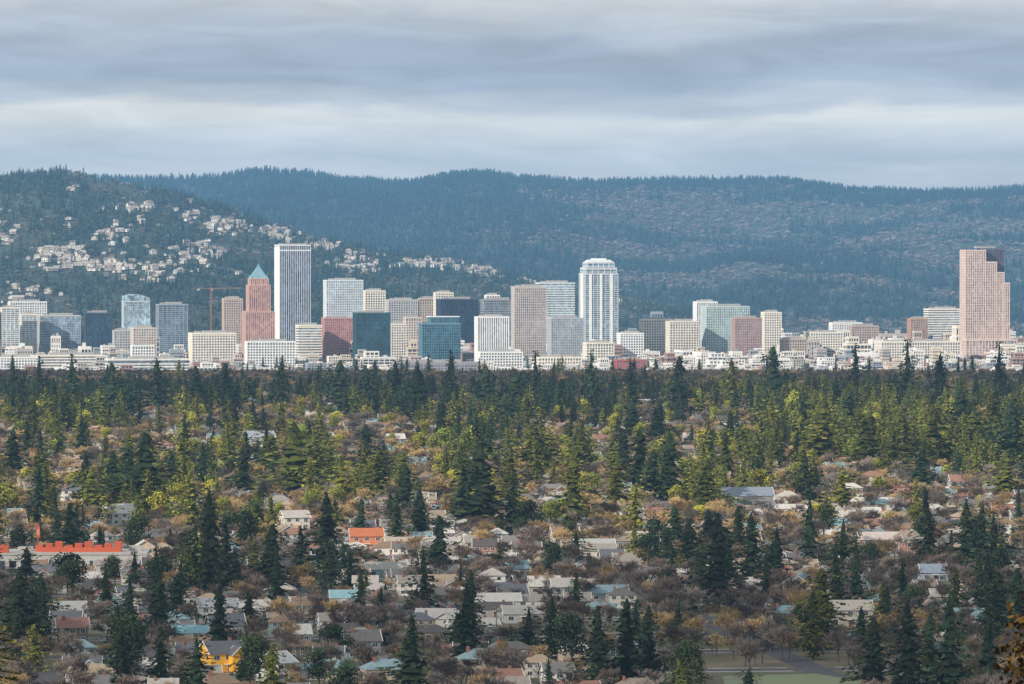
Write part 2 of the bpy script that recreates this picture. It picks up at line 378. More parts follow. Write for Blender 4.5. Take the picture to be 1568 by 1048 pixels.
mb.box(wS*.42,4,6.3,5,4,1.8,1); mb.box(-wS*.25,3,6.3,6,4,1.5,1); mb.box(0,6,6.3,2.5,2.5,1.3,1); mb.box(-wS*.38,-10,5.8,5,5,3.4,2)
mb.obj('red_sign_store',[wallmat((.50,.48,.44)),wallmat((.42,.40,.37)),wallmat((.55,.10,.04)),GLS],((xs0+xs1)/2,Ys+14,0),.03)
for q in range(int(xs0),int(xs1)+4,6): mark(q,Ys+14,16)
corr.append((wx(120,Ys),Ys,26,150))
mb=MB(); mb.box(0,0,0,.5,.5,15,0); mb.box(0,0,9,1.4,.6,4.6,1); mb.box(0,-.02,10,1.1,.7,2.4,2)
Yp=gY(858); mb.obj('pylon_sign',[wallmat((.3,.08,.05)),wallmat((.5,.08,.03)),wallmat((.6,.25,.15))],(wx(58,Yp),Yp,0)); corr.append((wx(58,Yp),Yp,4,150))
HP=[];HR=[];HS=[];HI=[]
hr=random.Random(5)
nh=0
for v in VS:
    for s in (-1,1):
        for i in range(len(US)-1):
            u=US[i]+13
            while u<US[i+1]-11:
                x,y=uv2(u+hr.uniform(-1,1),v+s*(16+hr.uniform(-1.5,2)))
                u+=hr.uniform(15,19)
                if y<1330 or y>4300 or abs(x)>.115*y+40: continue
                if 45<x<130 and y<1640: continue
                if (int(x//4),int(y//4)) in occ: continue
                px=CX+x/y*F; nH=noise.noise((x*.012,y*.006,5.5))
                keep=.66+nH*1.1 if y<2350 else .6+nH*.9
                if 500<px<1020 and y<2300: keep+=.3
                if px>1020 and y<1900: keep-=.15
                if hr.random()>keep: continue
                k=hr.randrange(8); rot=GA+(0 if s>0 else math.pi)+hr.choice([0,0,0,math.pi/2])+hr.uniform(-.12,.12)
                sc=hr.uniform(.75,1.05)
                mark(x,y,5)
                if y<1950:
                    place('house',house_me[k],(x,y,ground_z(x,y)),rot,(sc,sc,sc)); nh+=1
                else:
                    HP.append((x,y,0));HR.append(rot);HS.append((sc,sc,sc));HI.append(k)
scatter('distant_houses',HOUS,HP,HR,HS,HI)
print('houses',nh,len(HP))
# ---------------- hand placed trees
def vis_tree(px,base,top,w,kind='d',v=None):
    Y=gY(base); x=wx(px,Y); h=(base-top)/F*Y; wm=w/F*Y
    v=RND.randrange(5) if v is None else v
    if kind in 'do':
        if v==0 and RND.random()<.4: v=6
        if v==1 and RND.random()<.4: v=7
        me=(fir_me if kind=='d' else olive_lit_me)[v]; R=fir_params[v]['R']
        nm='fir_tree'; s=(wm/2/R/0.85,)*2+(h/25,)
    else:
        v=v%3; me=round_me[v] if kind=='l' else bpy.data.objects['d%02d_round'%v].data; nm='broadleaf_tree'; s=(wm/2/(5+.6*v),)*2+(h/(12+v*2),)
    place(nm,me,(x,Y,ground_z(x,Y)),RND.uniform(0,6),s); mark(x,Y,4)
T=[(320,925,748,72,'d',1),(345,915,790,54,'d',0),(300,900,800,44,'d',0),(415,908,805,80,'d',3),(385,880,820,44,'d',0),(500,890,755,84,'d',4),(525,900,830,64,'d',0),(460,880,805,54,'d',1),
(715,1030,895,68,'d',4),(882,868,812,40,'d',0),(882,935,875,34,'d',2),(845,1010,912,50,'d',1),(810,1005,930,50,'d',0),(960,1055,915,84,'d',1),(915,1060,930,70,'d',4),(990,1045,940,60,'d',3),
(630,1060,940,95,'d',1),(1100,935,785,90,'d',3),(1055,880,795,74,'d',1),(1190,912,805,66,'d',0),(1150,905,785,64,'d',1),(1085,850,780,64,'d',4),(1130,860,775,54,'d',3),(1075,910,830,60,'d',1),(1020,870,805,50,'d',3),
(1240,875,762,58,'d',1),(1292,885,795,54,'d',0),(1420,875,785,60,'d',1),(1480,880,765,64,'d',4),(1522,890,785,60,'d',0),(1245,995,905,60,'o',1),(1222,980,925,50,'d',3),
(1390,1070,918,78,'d',1),(1455,1075,908,74,'d',4),(1340,1065,945,72,'d',3),(1515,1080,925,72,'d',1),(1560,1000,870,54,'d',0),(1425,1060,940,60,'d',3),(245,1070,960,80,'d',1),(190,1070,975,60,'d',0),(300,1070,990,60,'d',0),(515,1020,958,60,'k',1),
(1020,922,872,46,'k',0),(110,912,848,66,'k',1),(175,905,850,50,'k',2),(205,910,845,40,'d',0),(270,955,880,62,'d',1),(765,885,832,36,'o',2),(30,1000,870,90,'d',3),(40,905,838,60,'d',1),(590,930,893,30,'d',0),(590,990,940,36,'d',0),(380,960,905,50,'d',1),(1050,1070,990,60,'d',1),(370,1070,1010,60,'d',3),(640,900,868,50,'k',1),(60,960,880,60,'d',5),(700,1000,940,50,'d',3),
(220,790,662,104,'d',3),(172,785,690,64,'d',1),(262,760,690,64,'d',1),(195,770,680,60,'d',5),(372,775,685,64,'d',1),(735,820,668,95,'d',4),(785,820,730,66,'d',1),(710,800,720,60,'d',3),(1025,780,660,78,'d',1),(980,755,655,68,'d',1),(1000,770,690,60,'d',3),(878,805,690,68,'o',1),(1235,770,700,54,'d',0),(580,765,685,72,'o',1),(620,800,715,72,'d',3),(560,720,650,54,'d',1),
(450,765,645,110,'o',3),(480,755,665,80,'o',5),(415,740,665,70,'o',5),(815,735,645,95,'o',3),(840,730,660,70,'o',5),(500,725,660,60,'o',1),(686,705,655,46,'l',1),(640,705,665,44,'l',0),(730,700,650,44,'l',2),(1085,738,645,64,'o',1),(1110,745,655,50,'o',3),(1140,720,650,60,'o',5),(1290,785,715,62,'o',1),(890,712,645,60,'o',1),(938,735,665,56,'o',3),(1410,765,690,60,'d',3),(1540,770,690,70,'o',3),(1160,760,700,50,'d',0),(325,775,735,50,'l',2),(70,790,715,46,'o',0),(1216,665,598,36,'l',0),(20,740,655,60,'d',1),(130,700,650,50,'o',1),(90,710,650,44,'o',0),(1390,640,520,46,'d',0),
(1260,720,610,80,'o',3),(1330,730,630,80,'o',5),(1380,720,625,80,'o',3),(1430,730,620,80,'o',1),(1490,730,630,80,'o',5),(1550,720,610,80,'d',3),(1180,690,610,60,'o',1),(1300,690,600,70,'d',3),(1470,690,590,70,'d',5),(1520,690,600,70,'o',3),(1230,680,600,60,'d',1),
(110,640,542,40,'d',0),(240,640,548,44,'d',1),(60,635,545,36,'d',0),(345,640,556,50,'d',3),(430,640,555,44,'d',1),(520,645,552,60,'d',5),(560,640,560,50,'d',3),(690,640,537,36,'d',0),(605,640,552,50,'d',1),(745,650,560,56,'d',3),(820,640,537,36,'d',0),(905,640,537,38,'d',2),(965,640,548,40,'d',0),(1040,650,545,56,'d',3),(1120,640,548,40,'o',1),(1185,640,530,60,'d',3),(1310,630,526,36,'d',0),(1530,630,523,34,'d',0),(1440,635,540,50,'d',1),(20,640,555,40,'d',1),(170,650,555,50,'d',3),(300,650,560,50,'d',5),(790,660,565,60,'d',5),(640,655,560,60,'d',3)]
for t in T: vis_tree(*t)
# ---------------- scattered trees
cP=[];cR=[];cS=[];cI=[];bP=[];bR=[];bS=[];bI=[]
tr=random.Random(21)
def blocked(x,y):
    if (int(x//4),int(y//4)) in occ: return True
    for (cx,cy,w,d) in corr:
        if cy-d<y<cy+3 and abs(x-cx*y/cy)<w: return True
    return False
nb=0
def ycdf(y0,y1): return math.sqrt(lerp(y0*y0,y1*y1,tr.random()))
DV=[0,1,1,3,3,4,5,5,6,6,7,7]
for k in range(34000):
    y=ycdf(1350,5400); x=tr.uniform(-.118,.118)*y
    px=CX+x/y*F
    nA=noise.noise((x*.014,y*.005,1.7)); nB=noise.noise((x*.03,y*.012,9.1)); nC=noise.noise((x*.006,y*.0022,19.1))
    if 55<x<118 and 1425<y<1550: continue
    if blocked(x,y): continue
    cl=max(0,min(1,.5+nA*1.7+nB*.7))
    if y<2300: pc=.012+.12*cl**3
    elif y<3500: pc=.005+.13*cl**3
    elif y<4000: pc=.015+.16*cl**1.5
    elif y<4600: pc=.06+.22*cl
    else: pc=.06+.16*cl
    if px>1150 and 2900<y<4400: pc=max(pc,.07+.18*cl)
    if tr.random()<pc:
        if y>3750:
            fr=(.10 if px<1050 else .6)+.7*nC  # more sunlit-toned firs towards the right
            kk=OL+tr.choice(DV) if tr.random()<fr else tr.choice(DV)
        elif y>2300:
            warm=.50+(.25 if px>1100 else 0)+nB*.7+nC*.9
            kk=OL+tr.choice(DV) if tr.random()<warm else tr.choice(DV)
            if tr.random()<.16: kk=LR+tr.randrange(3)
        else: kk=tr.choice([0,1,3,3,4,7,6,5,OL+1,OL+3,DR,DR+1,DR+2])
        if y<2300: h=tr.uniform(14,25)
        elif y<3500: h=tr.uniform(13,32)
        elif y<3950: h=tr.uniform(15,31)
        elif y<4300: h=tr.uniform(12,23)
        elif y<4600: h=tr.uniform(8,16)
        else: h=tr.uniform(5,10)+(12 if tr.random()<.03 else 0)
        if y<2200 and tr.random()<.35: h*=.6
        if kk>=LR: s=tr.uniform(.7,1.3); S=(s,s,s)
        else:
            s=h/25; w_=s*tr.uniform(.9,1.4)
            S=(w_,w_*tr.uniform(.9,1.1),s)
        cP.append((x,y,ground_z(x,y)));cR.append(tr.uniform(0,6.28));cS.append(S);cI.append(kk)
    else:
        if y<2400: pb=.26 if nB<-.1 else .58
        elif y<3700: pb=.40+.5*nB
        else: pb=.5
        if px>1000 and y<2000: pb+=.25
        if tr.random()>pb: continue
        s=tr.uniform(.5,1.15) if y<2500 else tr.uniform(.55,1.25)
        if y>4200: s*=.7
        q=tr.random()
        oc=(.07 if y<2100 else (.40 if y<3500 else .3))+nC*.4
        if q<oc: ii=5+tr.randrange(3)
        elif q<oc+.30+nB*.4: ii=8+tr.randrange(3)
        else: ii=tr.randrange(5)
        if 2300<y<3900 and tr.random()<.08:
            cP.append((x,y,ground_z(x,y)));cR.append(tr.uniform(0,6.28));cS.append((s*.9,s*.9,s*.8));cI.append(LR+tr.randrange(3)); continue
        if y<1650 and nb<90:
            nb+=1; me=(bare_me+[bpy.data.objects['b%02d_bare'%q].data for q in range(3)]+[bpy.data.objects['c%02d_bare'%q].data for q in range(3)])[ii]
            place('bare_tree',me,(x,y,ground_z(x,y)),tr.uniform(0,6.28),(s,s,s))
        else:
            bP.append((x,y,ground_z(x,y)));bR.append(tr.uniform(0,6.28));bS.append((s,s,s));bI.append(ii)
scatter('conifer_forest',FIRS,cP,cR,cS,cI); scatter('bare_woodland',BARES,bP,bR,bS,bI)
print('trees',len(cP),len(bP))
# near trees on the butte
mb=roundtree(77,h=40,R=5.5,n=16000,size=.30,lobes=16,zl=.55)
Yn=165; xn=wx(1648,Yn); mb.obj('russet_tree',[BARK,RUSSET],(xn,Yn,ground_z(xn,Yn)-.5)); 
zt=ZC-(930-HY)/F*Yn; xn=wx(-30,Yn); g=ground_z(xn,Yn)
conifer(88,h=zt-g,R=9,levels=150,per=12,nc=70,size=.26,prof=.5,gap=.35,limbs=True,core=0,droop=.3).obj('fir_tree',[BARK,LF_OLIVE_LIT],(xn,Yn,g))
# utility poles
mb=MB(); mb.limb((0,0,-.5),(0,0,13),.2,.13,0,8)
for z in (11.9,10.9): mb.box(0,0,z,2.8,.16,.16,0)
for z in (12.06,11.06):
    for k in (-1.25,-.6,.6,1.25): mb.limb((k,0,z),(k,0,z+.28),.07,.05,1,6)
mb.limb((.45,0,9),(.45,0,10.1),.24,.24,1,8)
pole=mb.mesh('utility_pole',[wallmat((.16,.12,.09)),wallmat((.4,.4,.4))])
for (px,py) in ((635,820),(553,715),(708,715),(1128,715),(205,900),(880,790),(1010,870),(460,980),(1180,1000),(1330,920),(760,1000)):
    Y=gY(py); x=wx(px,Y); place('utility_pole',pole,(x,Y,0),RND.uniform(-.2,.2),(1,1,1.15))
def car():
    mb=MB(); 
    mb.box(0,0,.35,4.4,1.75,.5,0); mb.frustum(0,0,.85,4.3,1.7,.95,4.0,1.6,0); mb.frustum(-.1,0,.95,2.7,1.6,1.42,1.7,1.35,1); mb.box(-.1,0,1.42,1.7,1.35,.05,0)
    for a in (-1.4,1.4):
        for s in (-1,1): mb.limb((a,s*.72,.33),(a,s*.92,.33),.33,.33,2,14)
    for s in (-1,1): mb.box(2.18,s*.6,.6,.08,.3,.15,3)
    return mb.mesh('parked_car',[randmat('car_paint',[(.6,.6,.6),(.03,.03,.035),(.35,.02,.02),(.75,.75,.74),(.05,.09,.2),(.2,.2,.21)],3.7,.3),GLS,wallmat((.02,.02,.02)),TRIM])
cm=car()
for k in range(45):
    v=VS[RND.randrange(0,11)]; x0=RND.uniform(-170,260); x,y=uv2(x0,v+RND.choice([-3.3,3.3])); place('parked_car',cm,(x,y,.04),GA+RND.choice([0,math.pi]))

# ---------------- downtown
BR=math.radians(12); GB=-56
def facade(mb,cx,cy,w,d,z0,z1,bay=4.0,fl=3.9,pw=1.0,sh=1.1,so=.25,po=.45,pent=True,wm=0,gmt=1):
    mb.box(cx,cy,z0,w,d,z1-z0,gmt)
    z=z0+fl
    if sh>0:
        while z<z1-1: mb.box(cx,cy,z-sh,w+2*so,d+2*so,sh,wm); z+=fl
    if pw>0:
        n=max(1,round(w/bay))
        for i in range(n+1):
            x=cx-w/2+w*i/n
            for s in (-1,1): mb.box(x,cy+s*(d/2+po/2),z0,pw,po,z1-z0-.3,wm)
        n=max(1,round(d/bay))
        for i in range(n+1):
            y=cy-d/2+d*i/n
            for s in (-1,1): mb.box(cx+s*(w/2+po/2),y,z0,po,pw,z1-z0-.35,wm)
    mb.box(cx,cy,z1-.8,w+2*po+.3,d+2*po+.3,2.0,wm)
    if pent: mb.box(cx+w*.05,cy,z1+1.2,w*.55,d*.5,3.2,2); mb.box(cx-w*.33,cy+d*.1,z1+1.2,w*.14,d*.2,2.2,2); mb.limb((cx+w*.1,cy,z1+4.4),(cx+w*.1,cy,z1+9),.2,.1,2,4)
STY=dict(grid=dict(pw=1.3,sh=1.4),vert=dict(pw=1.5,sh=0,bay=3.2),horiz=dict(pw=0,sh=1.8),glass=dict(pw=.35,sh=.5,bay=3.4),fine=dict(pw=1.0,sh=1.0,bay=3),cond=dict(pw=.8,sh=.9,bay=6.5,fl=3.2))
ROOFG=wallmat((.35,.34,.33))
def zpy(py,Y): return ZC-(py-HY)/F*Y
def tower(x0,x1,top,Y,style,wall,glass,k=.75,name='office_tower',pent=True,rot=BR,extra=None,**kw):
    W=(x1-x0)/F*Y; w=W/(math.cos(rot)+k*math.sin(rot)); d=k*w
    X=wx((x0+x1)/2,Y); z1=zpy(top,Y)
    mb=MB(); p=dict(STY[style]); p.update(kw)
    facade(mb,0,0,w,d,GB,z1,pent=pent,**p)
    if extra: extra(mb,w,d,z1)
    return mb.obj(name,[wallmat(wall),glassmat(glass),ROOFG,wallmat((.2,.36,.42)),wallmat((.84,.83,.80))],(X,Y,0),rot)
WH=(.87,.86,.83);CR=(.84,.77,.65);BG=(.66,.55,.45);GY=(.52,.51,.49);DG=(.14,.17,.21);BLG=(.19,.28,.36);TAN=(.56,.43,.34)
S=[
(-40,0,478,8000,'cond',GY,BLG,.8,'condominium_tower'),(0,30,472,8000,'cond',CR,BLG,.8,'condominium_tower'),(30,57,482,8050,'cond',CR,BLG,.8,'condominium_tower'),
(-60,-15,505,7850,'grid',CR,DG,.8,'apartment_building'),(57,124,484,8100,'glass',GY,(.16,.25,.34),.5,'glass_office_building'),
(128,172,480,7950,'glass',(.05,.08,.12),(.02,.05,.09),.5,'dark_glass_office_building'),(172,200,507,7850,'grid',GY,DG,.8,'apartment_building'),
(200,240,503,7800,'grid',BG,DG,.8,'apartment_building'),(238,288,467,8100,'cond',(.30,.34,.38),(.08,.14,.20),.7,'condominium_tower'),
(288,362,511,7700,'grid',CR,DG,.6,'hotel_building'),(340,372,458,8500,'grid',TAN,DG,.7,'apartment_building'),(12,72,463,8800,'grid',WH,DG,.5,'hospital_building'),
(375,452,524,7500,'grid',WH,DG,.3,'waterfront_building'),(452,493,499,7700,'horiz',CR,DG,.8,'office_building'),
(495,556,430,8400,'fine',(.70,.72,.73),BLG,.5,'office_tower'),(555,590,446,8500,'grid',CR,DG,.8,'office_building'),
(492,540,488,7750,'fine',(.50,.25,.22),(.26,.15,.15),.7,'brick_office_building'),(540,598,480,7650,'glass',(.03,.08,.10),(.015,.06,.085),.6,'dark_glass_office_building'),
(596,622,497,7750,'grid',CR,DG,.8,'office_building'),(618,645,487,8000,'grid',BG,DG,.8,'office_building'),(590,640,460,8600,'grid',GY,DG,.6,'office_building'),(640,668,458,8600,'grid',TAN,DG,.6,'office_building'),
(668,732,459,8300,'glass',(.04,.06,.10),(.015,.035,.07),.6,'dark_glass_office_building'),(664,694,449,8500,'grid',CR,DG,.6,'office_building'),
(735,790,460,8150,'horiz',(.25,.27,.30),DG,.6,'office_building'),(742,765,453,8350,'grid',WH,DG,.8,'office_building'),
(727,779,486,7600,'vert',WH,DG,.5,'white_office_building'),(783,836,440,8000,'fine',(.56,.50,.46),(.20,.18,.19),.5,'concrete_office_tower'),
(820,880,434,8500,'horiz',(.70,.72,.70),BLG,.6,'office_tower'),(838,894,488,7800,'fine',(.44,.46,.48),(.20,.24,.28),.6,'office_building'),
(893,940,526,7600,'grid',CR,DG,.6,'office_building'),(945,985,511,7900,'grid',WH,DG,.7,'office_building'),(980,1028,490,8100,'grid',CR,DG,.6,'office_building'),(1020,1070,493,8000,'grid',(.78,.70,.58),DG,.6,'office_building'),
(1062,1098,463,8300,'vert',WH,BLG,.7,'office_tower'),(1075,1147,470,8050,'fine',(.50,.58,.56),(.16,.27,.28),.45,'office_tower'),(1120,1166,488,7850,'fine',(.44,.30,.27),(.18,.15,.18),.6,'brick_office_building'),
(1166,1196,479,8250,'grid',CR,DG,.8,'apartment_tower'),(1195,1235,520,7900,'grid',TAN,DG,.8,'warehouse_building'),(1415,1474,474,8600,'horiz',(.86,.80,.70),DG,.5,'hospital_building'),
(1390,1420,489,8500,'grid',(.46,.27,.18),DG,.8,'brick_building'),(1340,1470,524,7900,'grid',(.84,.76,.65),DG,.3,'warehouse_building'),(1548,1640,530,7800,'grid',CR,DG,.4,'warehouse_building'),
(1235,1290,510,8300,'grid',CR,DG,.5,'warehouse_building'),(1300,1345,500,8500,'grid',(.5,.37,.30),DG,.5,'warehouse_building'),(940,990,552,7000,'grid',(.45,.10,.08),DG,.5,'red_warehouse_building'),(1270,1320,495,8700,'grid',WH,DG,.4,'warehouse_building'),
(200,236,530,7400,'grid',WH,DG,.5,'riverside_building'),(40,160,545,7200,'horiz',CR,DG,.3,'riverside_warehouse'),(-20,60,548,7100,'grid',WH,DG,.3,'riverside_warehouse'),(160,290,551,7050,'horiz',(.78,.76,.70),DG,.3,'riverside_warehouse'),(730,800,540,7400,'grid',WH,DG,.4,'riverside_building'),(600,730,556,7000,'grid',(.35,.33,.34),DG,.3,'riverside_warehouse'),(820,890,548,7200,'grid',CR,DG,.4,'riverside_building')]
for s in S: tower(*s[:8],name=s[8])
def curved(mb,w,d,z1):
    n=8
    for i in range(n):
        f=(i+.5)/n; hh=11*math.sin(math.pi*(.25+.6*f)); mb.box(-w/2+w*f,0,z1,w/n-.05,d,hh,1); mb.box(-w/2+w*f,0,z1+hh,w/n+.02,d+.6,.5,0)
tower(186,230,462,8200,'glass',(.55,.60,.63),(.28,.40,.46),.6,'curved_roof_condominium_tower',False,extra=curved)
def pyr(mb,w,d,z1):
    W=w
    facade(mb,0,0,W*.74,d*.74,z1,z1+40,pent=False,**STY['vert']); 
    facade(mb,0,0,W*.62,d*.62,z1+38,z1+50,pent=False,pw=1.4,sh=0,bay=3)
    zt=z1+50
    for a in (-1,1):
        for b2 in (-1,1): mb.frustum(a*W*.27,b2*d*.27,zt,3,3,zt+6,.4,.4,3)
    mb.frustum(0,0,zt+1,W*.60,d*.60,zt+17,W*.12,d*.12,3); mb.frustum(0,0,zt+17,W*.12,d*.12,zt+23,.3,.3,3)
tower(370,421,478,7900,'vert',(.56,.35,.30),(.32,.19,.17),.9,'brick_tower_with_pyramid_roof',False,extra=pyr)
def crown(mb,w,d,z1):
    mb.box(0,0,z1-9,w+1.6,d+1.6,2.2,0); mb.box(0,0,z1+1.25,w*.8,d*.8,1.6,2)
    mb.limb((w*.2,0,z1),(w*.2,0,z1+12),.3,.15,2,6)
    mb.box(-w/2-.6,0,GB,.8,d*.96,z1-GB-3,4)  # added white slab: sunlit left face put into the wall colour
tower(420,476,376,8050,'vert',(.70,.72,.75),(.08,.11,.17),1.0,'white_skyscraper',False,extra=crown,bay=3.4,pw=.75)
def step(mb,w,d,z1):
    facade(mb,w*.1,2,w*.72,d*.8,z1-2,z1+9,pent=False,pw=.4,sh=.6); mb.box(w*.1,2,z1+9.9,w*.8,d*.9,1.2,4)
tower(641,705,496,7650,'glass',(.14,.26,.32),(.02,.08,.12),.5,'stepped_glass_office_building',False,extra=step)
def rc(mb,w,d,z1):
    facade(mb,0,0,w*.92,d*.92,z1,z1+9,pent=False,pw=1.2,sh=1.2,bay=9)
    facade(mb,0,0,w*.8,d*.8,z1+9,z1+17,pent=False,pw=1.2,sh=1.2,bay=9)
    mb.frustum(0,0,z1+18.3,w*.78,d*.78,z1+22,w*.6,d*.6,0); mb.box(0,0,z1+22,w*.4,d*.4,2,4)
    for q in (-w*.1,w*.12): mb.limb((q,0,z1+22),(q,0,z1+31),.35,.15,2,6)
    for q in (-.34,-.02,.3): mb.box(w*q,-d/2-.7,GB,w*.07,1.2,z1-GB,4)
    mb.box(-w/2-.7,0,GB,1.2,d*.3,z1-GB,4)
tower(887,946,420,8000,'cond',(.62,.64,.65),(.10,.18,.25),.85,'rounded_crown_skyscraper',False,extra=rc)
Y=8000; W=76
mb=MB(); PK=dict(bay=3.6,fl=4,pw=1.3,sh=.8)
zz=lambda py: zpy(py,Y)
facade(mb,-20,0,31,34,GB,zz(384),pent=False,**PK)
facade(mb,10,12,36,30,GB,zz(382),pent=False,gmt=3,wm=4,bay=3.6,fl=4,pw=.8,sh=.7)
facade(mb,4,-2,17,33,GB,zz(402),pent=False,**PK)
facade(mb,18,-3,13,30,GB,zz(418),pent=False,**PK)
facade(mb,28,-4,10,28,GB,zz(434),pent=False,**PK)
facade(mb,3,-14,80,24,GB,zz(521),pent=False,bay=5,fl=4,pw=1.5,sh=1.0)
mb.box(0,6,zz(380),30,14,2.5,2)
mb.obj('pink_granite_skyscraper',[wallmat((.68,.54,.47)),glassmat((.27,.21,.22)),ROOFG,glassmat((.05,.05,.10)),wallmat((.13,.11,.16))],(wx(1509,Y),Y,0),math.radians(10))
mb=MB(); Y=8300; zt=zpy(436,Y); zb=GB
n=18; hgt=(zt-zb-8)
for a in (-1,1):
    for b2 in (-1,1): mb.limb((a*1.2,b2*1.2,0),(a*1.2,b2*1.2,hgt),.22,.22,0,4)
for i in range(n*2):
    z0=hgt*i/(n*2); z1=hgt*(i+1)/(n*2); s=1 if i%2 else -1
    for b2 in (-1,1): mb.limb((-s*1.2,b2*1.2,z0),(s*1.2,b2*1.2,z1),.12,.12,0,3); mb.limb((b2*1.2,-s*1.2,z0),(b2*1.2,s*1.2,z1),.12,.12,0,3)
mb.box(0,0,hgt,3.4,3.4,1.5,0); mb.box(1.8,-2,hgt-1.2,1.8,1.8,2.4,1)
mb.limb((0,0,hgt+1.5),(0,0,hgt+9),.5,.2,0,4)
for (o,z) in ((-.9,1.5),(.9,1.5),(0,3.2)): mb.limb((-22,o,hgt+z if z<3 else hgt+1.6),(50,o,hgt+z),.2,.2,0,4)
for i in range(24): x=2+i*2; mb.limb((x,-.9,hgt+1.5),(x+1,0,hgt+3.2),.1,.1,0,3); mb.limb((x+1,0,hgt+3.2),(x+2,.9,hgt+1.5),.1,.1,0,3)
mb.limb((0,0,hgt+9),(34,0,hgt+3.2),.12,.12,0,3); mb.limb((0,0,hgt+9),(-20,0,hgt+2),.12,.12,0,3); mb.box(-20,0,hgt-1.5,4,2.4,3,1)
mb.limb((30,0,hgt+1.5),(30,0,hgt-18),.1,.1,0,3)
mb.obj('tower_crane',[wallmat((.45,.20,.10)),wallmat((.4,.4,.38))],(wx(323,Y),Y,zb),.15)
CITYW=randmat('city_wall',[(.88,.86,.82),(.70,.60,.49),(.86,.81,.74),(.50,.46,.43),(.88,.87,.85),(.42,.26,.21),(.66,.54,.45),(.85,.78,.67),(.34,.38,.42),(.82,.79,.74)],1)
CITYR=randmat('city_roof',[(.6,.58,.55),(.40,.39,.37),(.72,.70,.66),(.30,.29,.28),(.52,.46,.40)],5.3)
LOW=coll('low_rise_variants')
for i in range(10):
    r=random.Random(i+900); mb=MB(); w=r.uniform(18,42); d=r.uniform(16,30); h=r.uniform(9,24)
    facade(mb,0,0,w,d,-3,h,pent=False,bay=r.choice([4,5,6]),fl=3.8,pw=r.choice([.8,1.4,2]),sh=r.choice([1.2,1.6,2]))
    mb.box(w*.2,0,h+1.15,6,5,2.5,2); mb.box(-w*.25,d*.1,h+1.15,3,3,1.6,2)
    if i%5==0: facade(mb,-w*.2,0,w*.4,d*.7,h,h+8,pent=False,pw=1.2,sh=1.5)
    mb.box(0,0,h+1.2-.0,w*.97,d*.95,.08,2)
    addc(LOW,mb,'l%02d'%i,[CITYW,GLS,CITYR])
lp=[];lr=[];ls=[];li=[]
for k in range(2500):
    y=tr.uniform(6050,9300); x=tr.uniform(-.12,.13)*y; px=CX+x/y*F
    if y>8650 and px<900: continue
    s=tr.uniform(.45,.9); sz=s*tr.uniform(.7,1.25)
    if y>7700 and tr.random()<.35: sz*=tr.uniform(1.3,2.3)
    if px>1180 and y>8000: sz*=1.25
    if y<7400: sz*=.85
    if 1050<px and y>8900: sz*=.8
    lp.append((x,y,ground_z(x,y)));lr.append(BR+tr.choice([0,math.pi/2])+tr.uniform(-.06,.06));ls.append((s*tr.uniform(.8,1.6),s,sz));li.append(tr.randrange(10))
scatter('low_rise_city_blocks',LOW,lp,lr,ls,li)
bp=[];br_=[];bs=[];bi=[]
for k in range(1300):
    y=tr.uniform(5600,9300); x=tr.uniform(-.12,.12)*y; s=tr.uniform(.6,1.4)
    bp.append((x,y,ground_z(x,y)));br_.append(tr.uniform(0,6));bs.append((s*.9,s*.9,s*.8));bi.append(tr.choice([0,1,3,4,5,6,7]))
scatter('city_trees',HILLT,bp,br_,bs,bi)
